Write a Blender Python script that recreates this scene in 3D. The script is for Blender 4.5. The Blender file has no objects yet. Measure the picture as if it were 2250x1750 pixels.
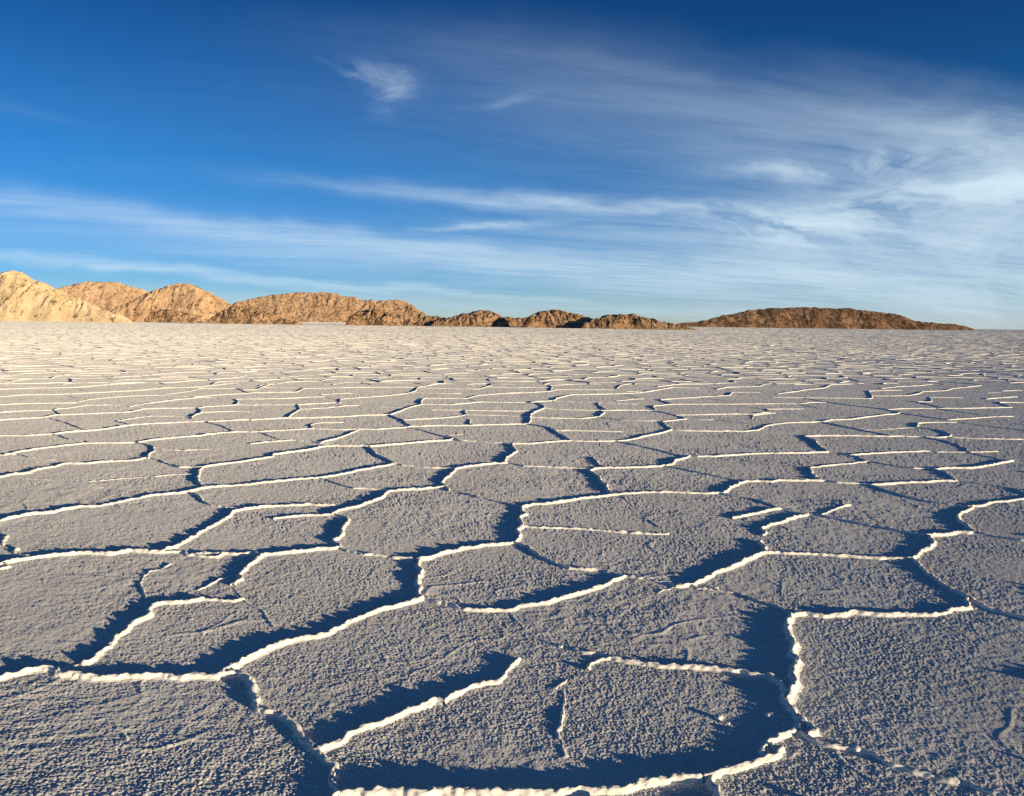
import bpy, math, random
import numpy as np
from mathutils import Vector, Matrix
from mathutils.geometry import delaunay_2d_cdt

random.seed(7)
RNG = np.random.default_rng(11)
scene = bpy.context.scene
COL = scene.collection
R = math.radians

# ------------------------------------------------------------------ camera
W, H = 2250.0, 1750.0
F = 1731.0                    # focal length in pixels of the photograph
CAM_H = 1.30
PITCH, ROLL = 5.42, 0.716
cam_rot = Matrix.Rotation(R(90 - PITCH), 3, 'X') @ Matrix.Rotation(R(ROLL), 3, 'Z')
cam_data = bpy.data.cameras.new('camera')
cam_data.sensor_width = 36.0
cam_data.lens = 36.0 * F / W
cam_data.clip_start = 0.05
cam_data.clip_end = 100000
cam = bpy.data.objects.new('camera', cam_data)
cam.matrix_world = Matrix.Translation((0, 0, CAM_H)) @ cam_rot.to_4x4()
COL.objects.link(cam)
scene.camera = cam
CR = np.array([list(r) for r in cam_rot])


def ray(px, py):
    """unit-depth direction of a point of the photograph"""
    px, py = np.asarray(px, float), np.asarray(py, float)
    l = np.stack([(px - W / 2) / F, -(py - H / 2) / F, -np.ones_like(px)], -1)
    return l @ CR.T


def ground_at(px, py, z=0.0):
    d = ray(px, py)
    t = (z - CAM_H) / d[..., 2]
    return d[..., :2] * t[..., None]


def to_pix(xy):
    p = np.concatenate([xy, np.full((len(xy), 1), -CAM_H)], 1) @ CR
    ok = p[:, 2] < -0.05
    z = np.where(ok, -p[:, 2], 1)
    return np.stack([W / 2 + F * p[:, 0] / z, H / 2 - F * p[:, 1] / z], 1), ok


# ------------------------------------------------------------------ noise
def _hash(ix, iy, seed):
    ix = ix.astype(np.int64); iy = iy.astype(np.int64)
    h = (ix * 374761393 + iy * 668265263 + seed * 974711) & 0xFFFFFFFF
    h = ((h ^ (h >> 13)) * 1274126177) & 0xFFFFFFFF
    h = ((h ^ (h >> 16)) * 2246822519) & 0xFFFFFFFF
    return (h ^ (h >> 15)) & 0xFFFFFFFF


def perlin(x, y, seed=0):
    x0 = np.floor(x); y0 = np.floor(y)
    fx = x - x0; fy = y - y0
    u = fx * fx * fx * (fx * (fx * 6 - 15) + 10)
    v = fy * fy * fy * (fy * (fy * 6 - 15) + 10)

    def g(ox, oy):
        a = _hash(x0 + ox, y0 + oy, seed) * (2 * np.pi / 4294967296.0)
        return np.cos(a) * (fx - ox) + np.sin(a) * (fy - oy)
    a = g(0, 0); b = g(1, 0); c = g(0, 1); d = g(1, 1)
    return 1.5 * ((a * (1 - u) + b * u) * (1 - v) + (c * (1 - u) + d * u) * v)


def fbm(x, y, octaves=4, seed=0, gain=0.5):
    s = 0; a = 1.0; f = 1.0
    for i in range(octaves):
        s = s + a * perlin(x * f + i * 17.3, y * f - i * 9.1, seed + i)
        a *= gain; f *= 2.03
    return s


def ridged(x, y, octaves=4, seed=0, gain=0.5):
    s = 0; a = 1.0; f = 1.0
    for i in range(octaves):
        s = s + a * (1 - 2 * np.abs(perlin(x * f + i * 7.7, y * f + i * 3.1, seed + i)))
        a *= gain; f *= 2.03
    return s


def worley(x, y, seed=0):
    x0 = np.floor(x); y0 = np.floor(y)
    best = np.full(x.shape, 9.0)
    for ox in (-1, 0, 1):
        for oy in (-1, 0, 1):
            hx = _hash(x0 + ox, y0 + oy, seed) / 4294967296.0
            hy = _hash(x0 + ox, y0 + oy, seed + 51) / 4294967296.0
            d = (x0 + ox + hx - x) ** 2 + (y0 + oy + hy - y) ** 2
            best = np.minimum(best, d)
    return np.sqrt(best)


# ------------------------------------------------------------------ helpers
def mesh_obj(name, verts, quads, mat, parent=None, smooth=True):
    me = bpy.data.meshes.new(name)
    verts = np.ascontiguousarray(verts, np.float32)
    quads = np.ascontiguousarray(quads, np.int32)
    k = quads.shape[1]
    me.vertices.add(len(verts)); me.vertices.foreach_set('co', verts.ravel())
    me.loops.add(quads.size); me.loops.foreach_set('vertex_index', quads.ravel())
    me.polygons.add(len(quads))
    me.polygons.foreach_set('loop_start', np.arange(0, quads.size, k, dtype=np.int32))
    me.polygons.foreach_set('use_smooth', np.full(len(quads), smooth))
    me.update(calc_edges=True)
    me.materials.append(mat)
    o = bpy.data.objects.new(name, me)
    COL.objects.link(o)
    if parent:
        o.parent = parent
    return o


def grid_quads(n, m, wrap=False):
    """n rows, m columns"""
    i = np.arange(n - 1)[:, None]
    j = np.arange(m if wrap else m - 1)[None, :]
    j2 = (j + 1) % m
    return np.stack([i * m + j, i * m + j2, (i + 1) * m + j2, (i + 1) * m + j], -1).reshape(-1, 4)


def tag(o, label=None, cat=None, group=None, kind=None):
    if label: o['label'] = label
    if cat: o['category'] = cat
    if group: o['group'] = group
    if kind: o['kind'] = kind
    return o


# ------------------------------------------------------------------ materials
def new_mat(name):
    m = bpy.data.materials.new(name)
    m.use_nodes = True
    m.node_tree.nodes.clear()
    return m, m.node_tree.nodes, m.node_tree.links


def noise_node(N, L, vec, scale, detail=4, rough=0.5):
    n = N.new('ShaderNodeTexNoise')
    n.inputs['Scale'].default_value = scale
    n.inputs['Detail'].default_value = detail
    n.inputs['Roughness'].default_value = rough
    L.new(vec, n.inputs['Vector'])
    return n


def ramp(N, L, fac, stops):
    r = N.new('ShaderNodeValToRGB')
    e = r.color_ramp.elements
    while len(e) < len(stops):
        e.new(0.5)
    for k, (p, c) in enumerate(stops):
        e[k].position = p; e[k].color = (*c, 1)
    L.new(fac, r.inputs['Fac'])
    return r


def salt_material(name, base_lo, base_hi, rough, bump_scale, bump_dist, bump_strength):
    m, N, L = new_mat(name)
    out = N.new('ShaderNodeOutputMaterial')
    d = N.new('ShaderNodeBsdfDiffuse')
    d.inputs['Roughness'].default_value = rough
    tc = N.new('ShaderNodeTexCoord')
    n1 = noise_node(N, L, tc.outputs['Object'], 1.3, 5, 0.6)
    c = ramp(N, L, n1.outputs['Fac'], [(0.3, base_lo), (0.7, base_hi)])
    L.new(c.outputs['Color'], d.inputs['Color'])
    n2 = noise_node(N, L, tc.outputs['Object'], bump_scale, 4, 0.65)
    b = N.new('ShaderNodeBump')
    b.inputs['Strength'].default_value = bump_strength
    b.inputs['Distance'].default_value = bump_dist
    L.new(n2.outputs['Fac'], b.inputs['Height'])
    L.new(b.outputs['Normal'], d.inputs['Normal'])
    L.new(d.outputs['BSDF'], out.inputs['Surface'])
    return m


SALT = salt_material('salt_crust', (0.75, 0.735, 0.705), (0.86, 0.845, 0.815), 0.55, 190, 0.004, 0.8)
RIDGE = salt_material('salt_ridge', (0.80, 0.775, 0.73), (0.88, 0.855, 0.81), 0.15, 160, 0.002, 0.4)


def rock_material(name, cols, scrub, scale=1.0):
    """cols: dark, mid, light rock colours; scrub: share of dark scrub cover"""
    m, N, L = new_mat(name)
    out = N.new('ShaderNodeOutputMaterial')
    d = N.new('ShaderNodeBsdfDiffuse'); d.inputs['Roughness'].default_value = 0.8
    tc = N.new('ShaderNodeTexCoord')
    v = tc.outputs['Object']
    n1 = noise_node(N, L, v, 0.16 * scale, 8, 0.62)
    c1 = ramp(N, L, n1.outputs['Fac'], [(0.30, cols[0]), (0.5, cols[1]), (0.68, cols[2])])
    n2 = noise_node(N, L, v, 0.42 * scale, 7, 0.72)
    c2 = ramp(N, L, n2.outputs['Fac'], [(0.56 - scrub * 0.25, (0, 0, 0)), (0.62 - scrub * 0.2, (1, 1, 1))])
    mx = N.new('ShaderNodeMix'); mx.data_type = 'RGBA'
    mx.inputs['B'].default_value = (0.10, 0.068, 0.042, 1)
    inv = N.new('ShaderNodeMath'); inv.operation = 'MULTIPLY'
    inv.inputs[1].default_value = 0.85
    L.new(c2.outputs['Color'], inv.inputs[0])
    L.new(inv.outputs[0], mx.inputs['Factor'])
    L.new(c1.outputs['Color'], mx.inputs['A'])
    L.new(mx.outputs['Result'], d.inputs['Color'])
    n3 = noise_node(N, L, v, 0.9 * scale, 8, 0.7)
    b = N.new('ShaderNodeBump'); b.inputs['Strength'].default_value = 0.6
    b.inputs['Distance'].default_value = 0.9 / scale
    L.new(n3.outputs['Fac'], b.inputs['Height'])
    L.new(b.outputs['Normal'], d.inputs['Normal'])
    L.new(d.outputs['BSDF'], out.inputs['Surface'])
    return m


PALE = rock_material('pale_tan_rock', [(0.50, 0.37, 0.22), (0.64, 0.50, 0.32), (0.74, 0.60, 0.41)], 0.0)
TAN = rock_material('tan_rock', [(0.42, 0.27, 0.165), (0.57, 0.39, 0.245), (0.69, 0.51, 0.335)], 0.12)
BROWN = rock_material('brown_rock', [(0.36, 0.23, 0.15), (0.51, 0.34, 0.22), (0.65, 0.465, 0.31)], 0.24)
DARK = rock_material('dark_scrub_rock', [(0.21, 0.125, 0.085), (0.31, 0.19, 0.125), (0.44, 0.28, 0.18)], 0.42, 0.5)
OUT = rock_material('outcrop_rock', [(0.29, 0.175, 0.105), (0.44, 0.28, 0.17), (0.60, 0.41, 0.26)], 0.34, 1.6)


# ------------------------------------------------------------------ salt flat: relief of the plates
def relief(x, y, r):
    """height of the salt surface (m); fine grain fades where the mesh gets coarse"""
    z = np.zeros_like(x)
    m = np.clip(0.6 + 1.0 * perlin(x * 0.8, y * 0.8, 3), 0.1, 1.6)
    z += 0.0021 * m * fbm(x / 0.20, y / 0.20, 3, 21)
    rp = np.clip(0.35 + 1.5 * perlin(x / 1.6 + 4, y / 1.6, 14), 0, 1)
    z += 0.0010 * rp * ridged((x + 0.25 * y) / 0.34, (y - 0.25 * x) / 0.055, 2, 15)
    z += 0.0012 * (0.6 + 0.4 * m) * perlin(x / 0.045, y / 0.045, 31)
    gm = np.clip(0.85 + 0.9 * perlin(x / 0.6 + 9, y / 0.6, 47), 0.4, 1.45)      # smooth and coarse patches
    vx = x + 0.10 * perlin(x / 0.25, y / 0.25, 48); vy = y + 0.10 * perlin(x / 0.25, y / 0.25, 49)
    vein = np.clip(1 - np.abs(perlin(vx / 0.85, vy / 0.85, 50)) * 42, 0, 1) + 0.7 * np.clip(1 - np.abs(perlin(vx / 0.5 + 3, vy / 0.5, 52)) * 30, 0, 1)
    z += 0.0031 * vein * np.clip(2.2 * perlin(x / 0.5, y / 0.5, 53), 0, 1) * (r < 14)
    z += 0.0008 * perlin(x / 0.024, y / 0.024, 41)
    z += 0.0011 * gm * perlin(x / 0.0125, y / 0.0125, 43)
    z += 0.0019 * gm * perlin(x / 0.0068, y / 0.0068, 44)
    z += 0.0026 * np.clip(0.30 - worley(x / 0.016, y / 0.016, 45), 0, 1) / 0.3 * np.clip(0.5 + perlin(x / 0.3, y / 0.3, 46), 0, 1.3)
    z += 0.003 * perlin(x / 1.1, y / 1.1, 5)
    z += 0.0007 * m * ridged(x / 0.10 + 0.5 * perlin(x / 0.2, y / 0.2, 8), y / 0.10, 2, 9)
    fade = np.clip((14000 - r) / 13000, 0, 1)
    return z * fade


half = R(56)
th = np.concatenate([np.linspace(-np.pi, -half, 60, endpoint=False),
                     np.linspace(-half, half, 1850),
                     np.linspace(half, np.pi, 61)[1:-1]])
fh = 0.77 * 1024 * CAM_H
ypx = np.arange(fh / 1.75, 4.0, -0.72)
ypx = np.concatenate([ypx[ypx > 95], np.arange(95, 20, -0.36), np.arange(20, 4, -0.5)])
rad = np.concatenate([np.linspace(0.08, 1.7, 24), fh / ypx, np.geomspace(265, 60000, 40)])
RR, TT = np.meshgrid(rad, th, indexing='ij')
X = RR * np.sin(TT); Y = RR * np.cos(TT)
Z = relief(X.ravel(), Y.ravel(), RR.ravel())
gv = np.stack([X.ravel(), Y.ravel(), Z], 1)
gq = grid_quads(len(rad), len(th), wrap=True)
hub = np.array([[0, 0, 0.0]])
gq = gq[:, ::-1]
fan = np.stack([np.arange(len(th)), (np.arange(len(th)) + 1) % len(th),
                np.full(len(th), len(gv)), np.full(len(th), len(gv))], 1)
ground = mesh_obj('ground', np.concatenate([gv, hub]), gq, SALT)
tag(ground, 'white salt flat with a grainy crust reaching the horizon', 'salt flat', kind='structure')

# ------------------------------------------------------------------ salt flat: traced ridge lines
# tile: (x0, y0, photo pixels per tile unit), then lines as (height, points)
TILES = []


def T(x0, y0, w, *lines):
    TILES.append((x0, y0, w / 2184.0, lines))


T(0, 1450, 750,
  (1.1, [(-300, 190), (0, 105), (90, 75), (200, 60), (290, 45), (370, 62)]),
  (1.1, [(360, 92), (480, 90), (610, 105), (720, 98), (800, 92), (930, 100), (1070, 92), (1150, 105), (1250, 98), (1390, 100)]),
  (1, [(1430, 80), (1530, 72), (1590, 110), (1630, 160), (1635, 220), (1640, 280), (1720, 320), (1800, 345), (1870, 395), (1910, 440), (1940, 500), (2010, 560)]),
  (1, [(2010, 560), (2030, 590), (2085, 640), (2135, 670), (2110, 720), (2120, 780), (2175, 830)]))
T(700, 1450, 750,
  (1, [(-20, 575), (100, 520), (220, 450), (350, 405), (500, 360), (560, 320), (650, 295), (755, 250)]),
  (0.9, [(795, 270), (880, 215), (980, 165), (1070, 145), (1140, 135), (1200, 75), (1260, 25), (1290, -15)]),
  (1.25, [(130, 850), (270, 835), (400, 848), (520, 842), (650, 862), (800, 835), (950, 840), (1100, 855), (1180, 862), (1350, 848), (1500, 856), (1620, 838), (1750, 826), (1900, 812), (2050, 778), (2184, 765)]),
  (1.0, [(130, 850), (60, 900), (40, 1000)]),
  (0.35, [(1600, 105), (1560, 150), (1490, 190)]),
  (0.4, [(1570, 190), (1575, 260), (1555, 300), (1570, 350), (1555, 400), (1520, 460), (1560, 540), (1595, 620)]),
  (0.3, [(1530, 620), (1565, 670)]))
T(1400, 1450, 850,
  (1.1, [(0, 685), (120, 670), (250, 665), (370, 665)]),
  (1.1, [(370, 665), (410, 650), (480, 625), (600, 595), (700, 550), (800, 520), (830, 500)]),
  (1, [(700, 520), (760, 460), (820, 420), (900, 395)]),
  (1.1, [(410, 650), (410, 690), (450, 740), (470, 800), (520, 900)]),
  (0.8, [(900, 395), (940, 410), (1010, 460), (1100, 485), (1250, 500), (1350, 530), (1430, 590), (1560, 620), (1640, 640), (1760, 670), (1860, 690), (1960, 730), (2080, 765), (2184, 800), (2400, 870)]),
  (1.1, [(770, 95), (820, 150), (840, 220), (880, 280), (940, 330), (1010, 405)]),
  (0.8, [(900, 355), (920, 395)]))
T(0, 1200, 750,
  (1, [(1395, 815), (1540, 730), (1640, 690), (1800, 615), (1900, 585), (2030, 575), (2184, 510), (2270, 460), (2440, 400), (2560, 375), (2690, 335)]),
  (1, [(-250, 190), (0, 110), (100, 85), (200, 75), (350, 55), (500, 42), (590, 42), (700, 45), (830, 25), (950, 30), (1050, 35)]),
  (0.6, [(1050, 35), (1170, 35), (1210, 50), (1300, 60), (1390, 70)]),
  (0.6, [(1280, 42), (1400, 45), (1550, 45), (1680, 45)]),
  (1, [(1680, 50), (1620, 90), (1570, 130), (1540, 170), (1540, 205), (1490, 240)]),
  (1, [(1680, 50), (1800, 40), (1950, 25), (2130, 10)]),
  (0.4, [(1500, 180), (1400, 215), (1320, 255), (1260, 280)]),
  (1, [(540, 745), (590, 725), (620, 690), (700, 600), (780, 550), (860, 490), (940, 440), (950, 400), (1000, 370), (1100, 360), (1200, 350), (1310, 335)]),
  (0.5, [(1310, 340), (1400, 345), (1490, 350)]),
  (0.25, [(540, 745), (370, 790)]),
  (0.4, [(1090, 110), (1020, 150), (960, 160), (920, 200), (890, 235), (920, 270), (940, 340)]),
  (0.3, [(1490, 255), (1550, 330), (1620, 390), (1690, 420), (1730, 490), (1750, 515)]),
  (0.5, [(-60, 150), (0, 140), (70, 125)]))
T(700, 1200, 750,
  (0.8, [(1640, 662), (1730, 685), (1840, 695), (1890, 712), (1990, 735), (2100, 745), (2184, 760)]),
  (0.5, [(1890, 712), (1800, 722), (1740, 745), (1720, 790)]),
  (0.5, [(1950, 190), (2080, 200), (2184, 215)]),
  (0.5, [(1420, 65), (1500, 100), (1600, 135), (1700, 150), (1800, 152), (1870, 170), (1950, 190)]),
  (0.85, [(640, 315), (720, 340), (800, 360), (880, 385), (960, 400), (1080, 405), (1210, 405), (1300, 375), (1400, 362), (1520, 340), (1640, 310), (1750, 280), (1850, 240), (1950, 190)]),
  (1, [(650, 85), (640, 130), (660, 180), (630, 230), (655, 270), (640, 315)]),
  (0.3, [(1240, 440), (1280, 490), (1360, 570), (1500, 630), (1640, 662)]))
T(1400, 1200, 850,
  (0.85, [(0, 650), (130, 670), (300, 680), (450, 690), (600, 705), (730, 725), (770, 738)]),
  (1.2, [(870, 385), (860, 430), (845, 480), (880, 540), (880, 600), (920, 630), (890, 680), (880, 730), (890, 770), (870, 820), (850, 865)]),
  (1, [(870, 385), (960, 380), (1050, 390), (1200, 370), (1350, 380), (1500, 378), (1600, 385), (1700, 375), (1800, 355), (1880, 345)]),
  (0.6, [(1880, 345), (1860, 330), (1850, 295)]),
  (0.9, [(1550, 65), (1600, 110), (1650, 155), (1700, 195), (1760, 235), (1850, 275), (1920, 315), (2000, 355), (2110, 385), (2184, 405), (2350, 450)]),
  (0.4, [(1880, 345), (1930, 355)]),
  (0.7, [(860, 370), (800, 345), (740, 325), (680, 305), (620, 275), (540, 262), (440, 245), (340, 235)]),
  (1, [(220, 225), (300, 215), (380, 185), (450, 140), (540, 115), (620, 70), (710, 35)]),
  (0.9, [(710, 35), (790, 32), (880, 35), (1000, 42), (1150, 50), (1300, 58), (1450, 68), (1550, 70)]),
  (0.4, [(110, 265), (180, 240), (220, 230)]),
  (0.5, [(0, 175), (100, 190), (200, 210)]),
  (0.5, [(0, 176), (60, 172)]))
T(0, 1000, 600,
  (0.8, [(60, 640), (30, 680), (10, 720)]),
  (0.8, [(150, 745), (90, 770), (180, 795), (240, 805)]),
  (1, [(1320, 755), (1400, 730), (1500, 675), (1580, 625), (1680, 570), (1760, 520), (1830, 490), (1860, 455), (1930, 430), (2020, 420), (2100, 412), (2184, 405)]),
  (0.55, [(1500, 295), (1570, 310), (1620, 360), (1680, 395), (1760, 405), (1880, 420), (1930, 430)]),
  (1, [(-200, 570), (0, 520), (100, 495), (200, 470), (300, 460), (420, 455), (520, 430), (620, 410), (800, 405), (900, 385), (1050, 355), (1180, 325), (1300, 310), (1450, 298), (1530, 285), (1600, 262), (1700, 250), (1850, 240), (2000, 228), (2184, 210)]),
  (1, [(1620, 240), (1590, 210), (1580, 170), (1600, 120), (1620, 95)]),
  (1, [(1430, 95), (1500, 95), (1620, 95), (1720, 75), (1850, 60), (2000, 40), (2184, 10)]),
  (1, [(-150, 190), (0, 170), (100, 150), (220, 140), (300, 110), (400, 95), (520, 65), (700, 65), (850, 50), (1000, 42), (1100, 35), (1180, 15), (1210, 0)]),
  (0.6, [(1210, 20), (1280, 40), (1350, 70), (1430, 95)]),
  (0.4, [(90, 165), (240, 188), (430, 200)]),
  (0.3, [(670, 215), (900, 195), (1100, 180), (1440, 155)]),
  (0.3, [(660, 265), (840, 258)]), (0.3, [(820, 295), (910, 335)]),
  (0.4, [(110, 350), (190, 390), (220, 435)]))
T(550, 1000, 600,
  (0.6, [(182, 405), (300, 400), (430, 395), (680, 398)]),
  (0.6, [(180, 505), (300, 490), (450, 483), (600, 478)]),
  (1, [(650, 470), (720, 435), (800, 415), (880, 400), (950, 370), (1050, 345), (1070, 310), (1110, 285), (1200, 275), (1350, 268), (1480, 258), (1560, 250)]),
  (1, [(182, 210), (350, 190), (560, 182), (640, 165), (760, 145), (850, 120), (950, 105), (1050, 88), (1140, 70), (1160, 55)]),
  (0.6, [(600, 195), (690, 220), (760, 245), (850, 262), (1000, 268), (1080, 275)]),
  (0.65, [(1160, 70), (1230, 80), (1350, 92), (1480, 100), (1620, 105)]),
  (1, [(1640, 110), (1620, 140), (1570, 180), (1530, 220), (1560, 250), (1590, 285)]),
  (0.45, [(1590, 285), (1700, 300), (1850, 340), (2060, 390), (2140, 402)]),
  (1, [(1640, 108), (1720, 90), (1850, 75), (1980, 62), (2060, 60), (2184, 78)]),
  (0.5, [(660, 470), (760, 495), (790, 510)]),
  (1, [(790, 510), (760, 550), (720, 590), (740, 630), (670, 680), (710, 710), (720, 740)]),
  (0.75, [(720, 745), (800, 765), (920, 795), (1050, 800), (1130, 810), (1220, 825), (1320, 825)]),
  (1, [(1320, 830), (1420, 820), (1550, 780), (1680, 750), (1850, 725), (2000, 710), (2110, 695)]),
  (0.25, [(40, 55), (240, 70)]), (0.35, [(400, 140), (370, 120), (330, 115)]))
T(1100, 1000, 600,
  (1, [(160, 405), (200, 470), (150, 490), (170, 550), (130, 600), (150, 650), (115, 702)]),
  (0.8, [(115, 702), (200, 720), (260, 760), (310, 805)]),
  (0.85, [(182, 85), (300, 90), (450, 95), (600, 103), (740, 105)]),
  (1, [(740, 108), (850, 98), (1000, 95), (1200, 88), (1300, 85), (1370, 68)]),
  (1, [(740, 110), (720, 130), (790, 170), (800, 200), (840, 230), (870, 290)]),
  (1, [(160, 415), (250, 395), (400, 380), (550, 360), (700, 335), (850, 320), (970, 308), (1100, 298), (1300, 290), (1500, 298), (1650, 305), (1780, 302)]),
  (0.3, [(970, 320), (1020, 370)]), (0.3, [(1170, 505), (1270, 575)]),
  (0.5, [(200, 570), (350, 578), (500, 585), (700, 592), (850, 605), (1050, 620), (1200, 630), (1350, 628)]),
  (1, [(1780, 300), (1850, 255), (1900, 225), (1970, 205), (2080, 205), (2184, 210)]),
  (0.5, [(1340, 90), (1500, 120), (1700, 160), (1890, 200)]),
  (0.55, [(1780, 310), (1900, 330), (2060, 355), (2130, 385), (2240, 425)]),
  (0.8, [(1850, 500), (2000, 475), (2100, 450), (2184, 430)]))
T(1650, 1000, 600,
  (0.8, [(182, 430), (240, 425)]),
  (0.9, [(75, 585), (140, 550), (250, 530), (350, 490), (450, 475)]),
  (0.5, [(75, 585), (120, 610), (90, 640)]),
  (0.8, [(80, 680), (70, 705), (110, 740), (120, 770)]),
  (0.35, [(250, 420), (330, 440), (450, 470), (560, 480)]),
  (0.5, [(570, 470), (650, 435), (730, 410), (800, 400)]),
  (0.55, [(560, 480), (700, 510), (850, 540), (1050, 575), (1200, 605), (1380, 635)]),
  (1, [(1290, 825), (1340, 780), (1420, 740), (1470, 690), (1430, 640)]),
  (1, [(1400, 640), (1550, 630), (1650, 610), (1750, 620), (1820, 610)]),
  (0.5, [(1820, 620), (2000, 650), (2184, 680), (2350, 705)]),
  (1, [(1790, 612), (1760, 590), (1730, 555), (1660, 520), (1660, 470), (1730, 440), (1780, 410)]),
  (1, [(1730, 410), (1850, 400), (1950, 375), (2100, 360), (2184, 345), (2300, 330)]),
  (0.9, [(2260, 330), (2184, 295), (2120, 270)]),
  (0.5, [(2120, 270), (1950, 245), (1800, 225), (1640, 205)]),
  (1, [(960, 235), (1100, 225), (1250, 215), (1400, 215), (1500, 205), (1640, 205)]),
  (0.65, [(680, 215), (760, 220), (860, 225), (960, 235)]),
  (1, [(180, 203), (250, 200), (400, 200), (600, 200)]),
  (1, [(470, 100), (490, 140), (530, 180)]),
  (0.7, [(470, 100), (600, 85), (750, 70), (930, 50)]),
  (0.6, [(970, 240), (1100, 285), (1250, 330), (1450, 375), (1600, 395), (1730, 412)]),
  (0.5, [(930, 45), (1100, 75), (1300, 105), (1460, 110)]),
  (1, [(1460, 110), (1600, 100), (1780, 98), (1900, 80), (2050, 50), (2110, 45)]),
  (0.9, [(1460, 110), (1560, 140), (1600, 170), (1640, 200)]))
T(0, 840, 600,
  (0.7, [(-50, 580), (0, 575), (140, 575), (220, 595), (320, 610), (440, 622)]),
  (1, [(30, 580), (150, 555), (300, 530), (450, 512), (580, 495), (700, 485), (900, 482), (1070, 480)]),
  (1, [(1090, 480), (1200, 460), (1450, 435), (1600, 425), (1750, 405), (1900, 395), (2000, 396)]),
  (1, [(1100, 485), (1170, 495), (1220, 510), (1240, 540), (1180, 580), (1190, 605)]),
  (1, [(-80, 430), (0, 425), (150, 425), (300, 420), (430, 410), (550, 395), (700, 385), (850, 370), (1000, 345), (1100, 335), (1300, 325), (1500, 315), (1700, 310), (1900, 300), (2002, 298)]),
  (0.7, [(430, 415), (490, 430), (560, 455), (690, 470)]),
  (1, [(-80, 310), (0, 300), (150, 290), (350, 280), (450, 260), (700, 252), (850, 245), (1050, 235), (1150, 212), (1300, 208), (1500, 205), (1580, 205), (1620, 235), (1540, 270), (1530, 290), (1600, 295)]),
  (0.5, [(410, 290), (540, 325), (660, 370)]),
  (0.7, [(1030, 335), (930, 310), (1050, 290), (1200, 270), (1400, 272), (1530, 280)]),
  (0.5, [(1660, 320), (1770, 345), (1850, 385)]),
  (0.9, [(-80, 245), (0, 240), (200, 228), (430, 222), (460, 240), (480, 255)]),
  (0.8, [(440, 215), (550, 205), (700, 182), (900, 182), (1000, 188)]),
  (0.9, [(1030, 195), (1200, 165), (1400, 140), (1600, 120), (1700, 122), (1880, 135), (1910, 155), (1890, 180), (1650, 195), (1580, 205)]),
  (0.9, [(-80, 185), (0, 180), (200, 170), (450, 165), (600, 165)]),
  (0.8, [(610, 160), (700, 140), (900, 120), (1100, 108), (1300, 105), (1530, 115)]),
  (0.9, [(-80, 120), (0, 115), (200, 100), (450, 98), (620, 90), (850, 78), (1100, 65), (1350, 45), (1600, 38), (1750, 20), (1900, 5)]),
  (0.9, [(-80, 58), (0, 55), (300, 45), (580, 42), (700, 35), (900, 15), (1080, 8)]),
  (0.4, [(600, 45), (700, 75)]), (0.4, [(530, 105), (620, 130)]),
  (0.8, [(1300, 100), (1500, 75), (1600, 50), (1900, 50), (1970, 78)]),
  (0.8, [(1530, 120), (1750, 100), (2002, 88)]),
  (0.8, [(1900, 180), (2050, 182)]), (0.6, [(1620, 240), (1850, 232), (2050, 238)]),
  (0.6, [(1910, 135), (2020, 135)]), (0.8, [(2050, 60), (2184, 5)]), (0.7, [(-80, 14), (0, 12), (300, 8)]),
  (0.4, [(1250, 540), (1450, 545), (1680, 535)]), (0.4, [(1050, 235), (1190, 262)]))
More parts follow.
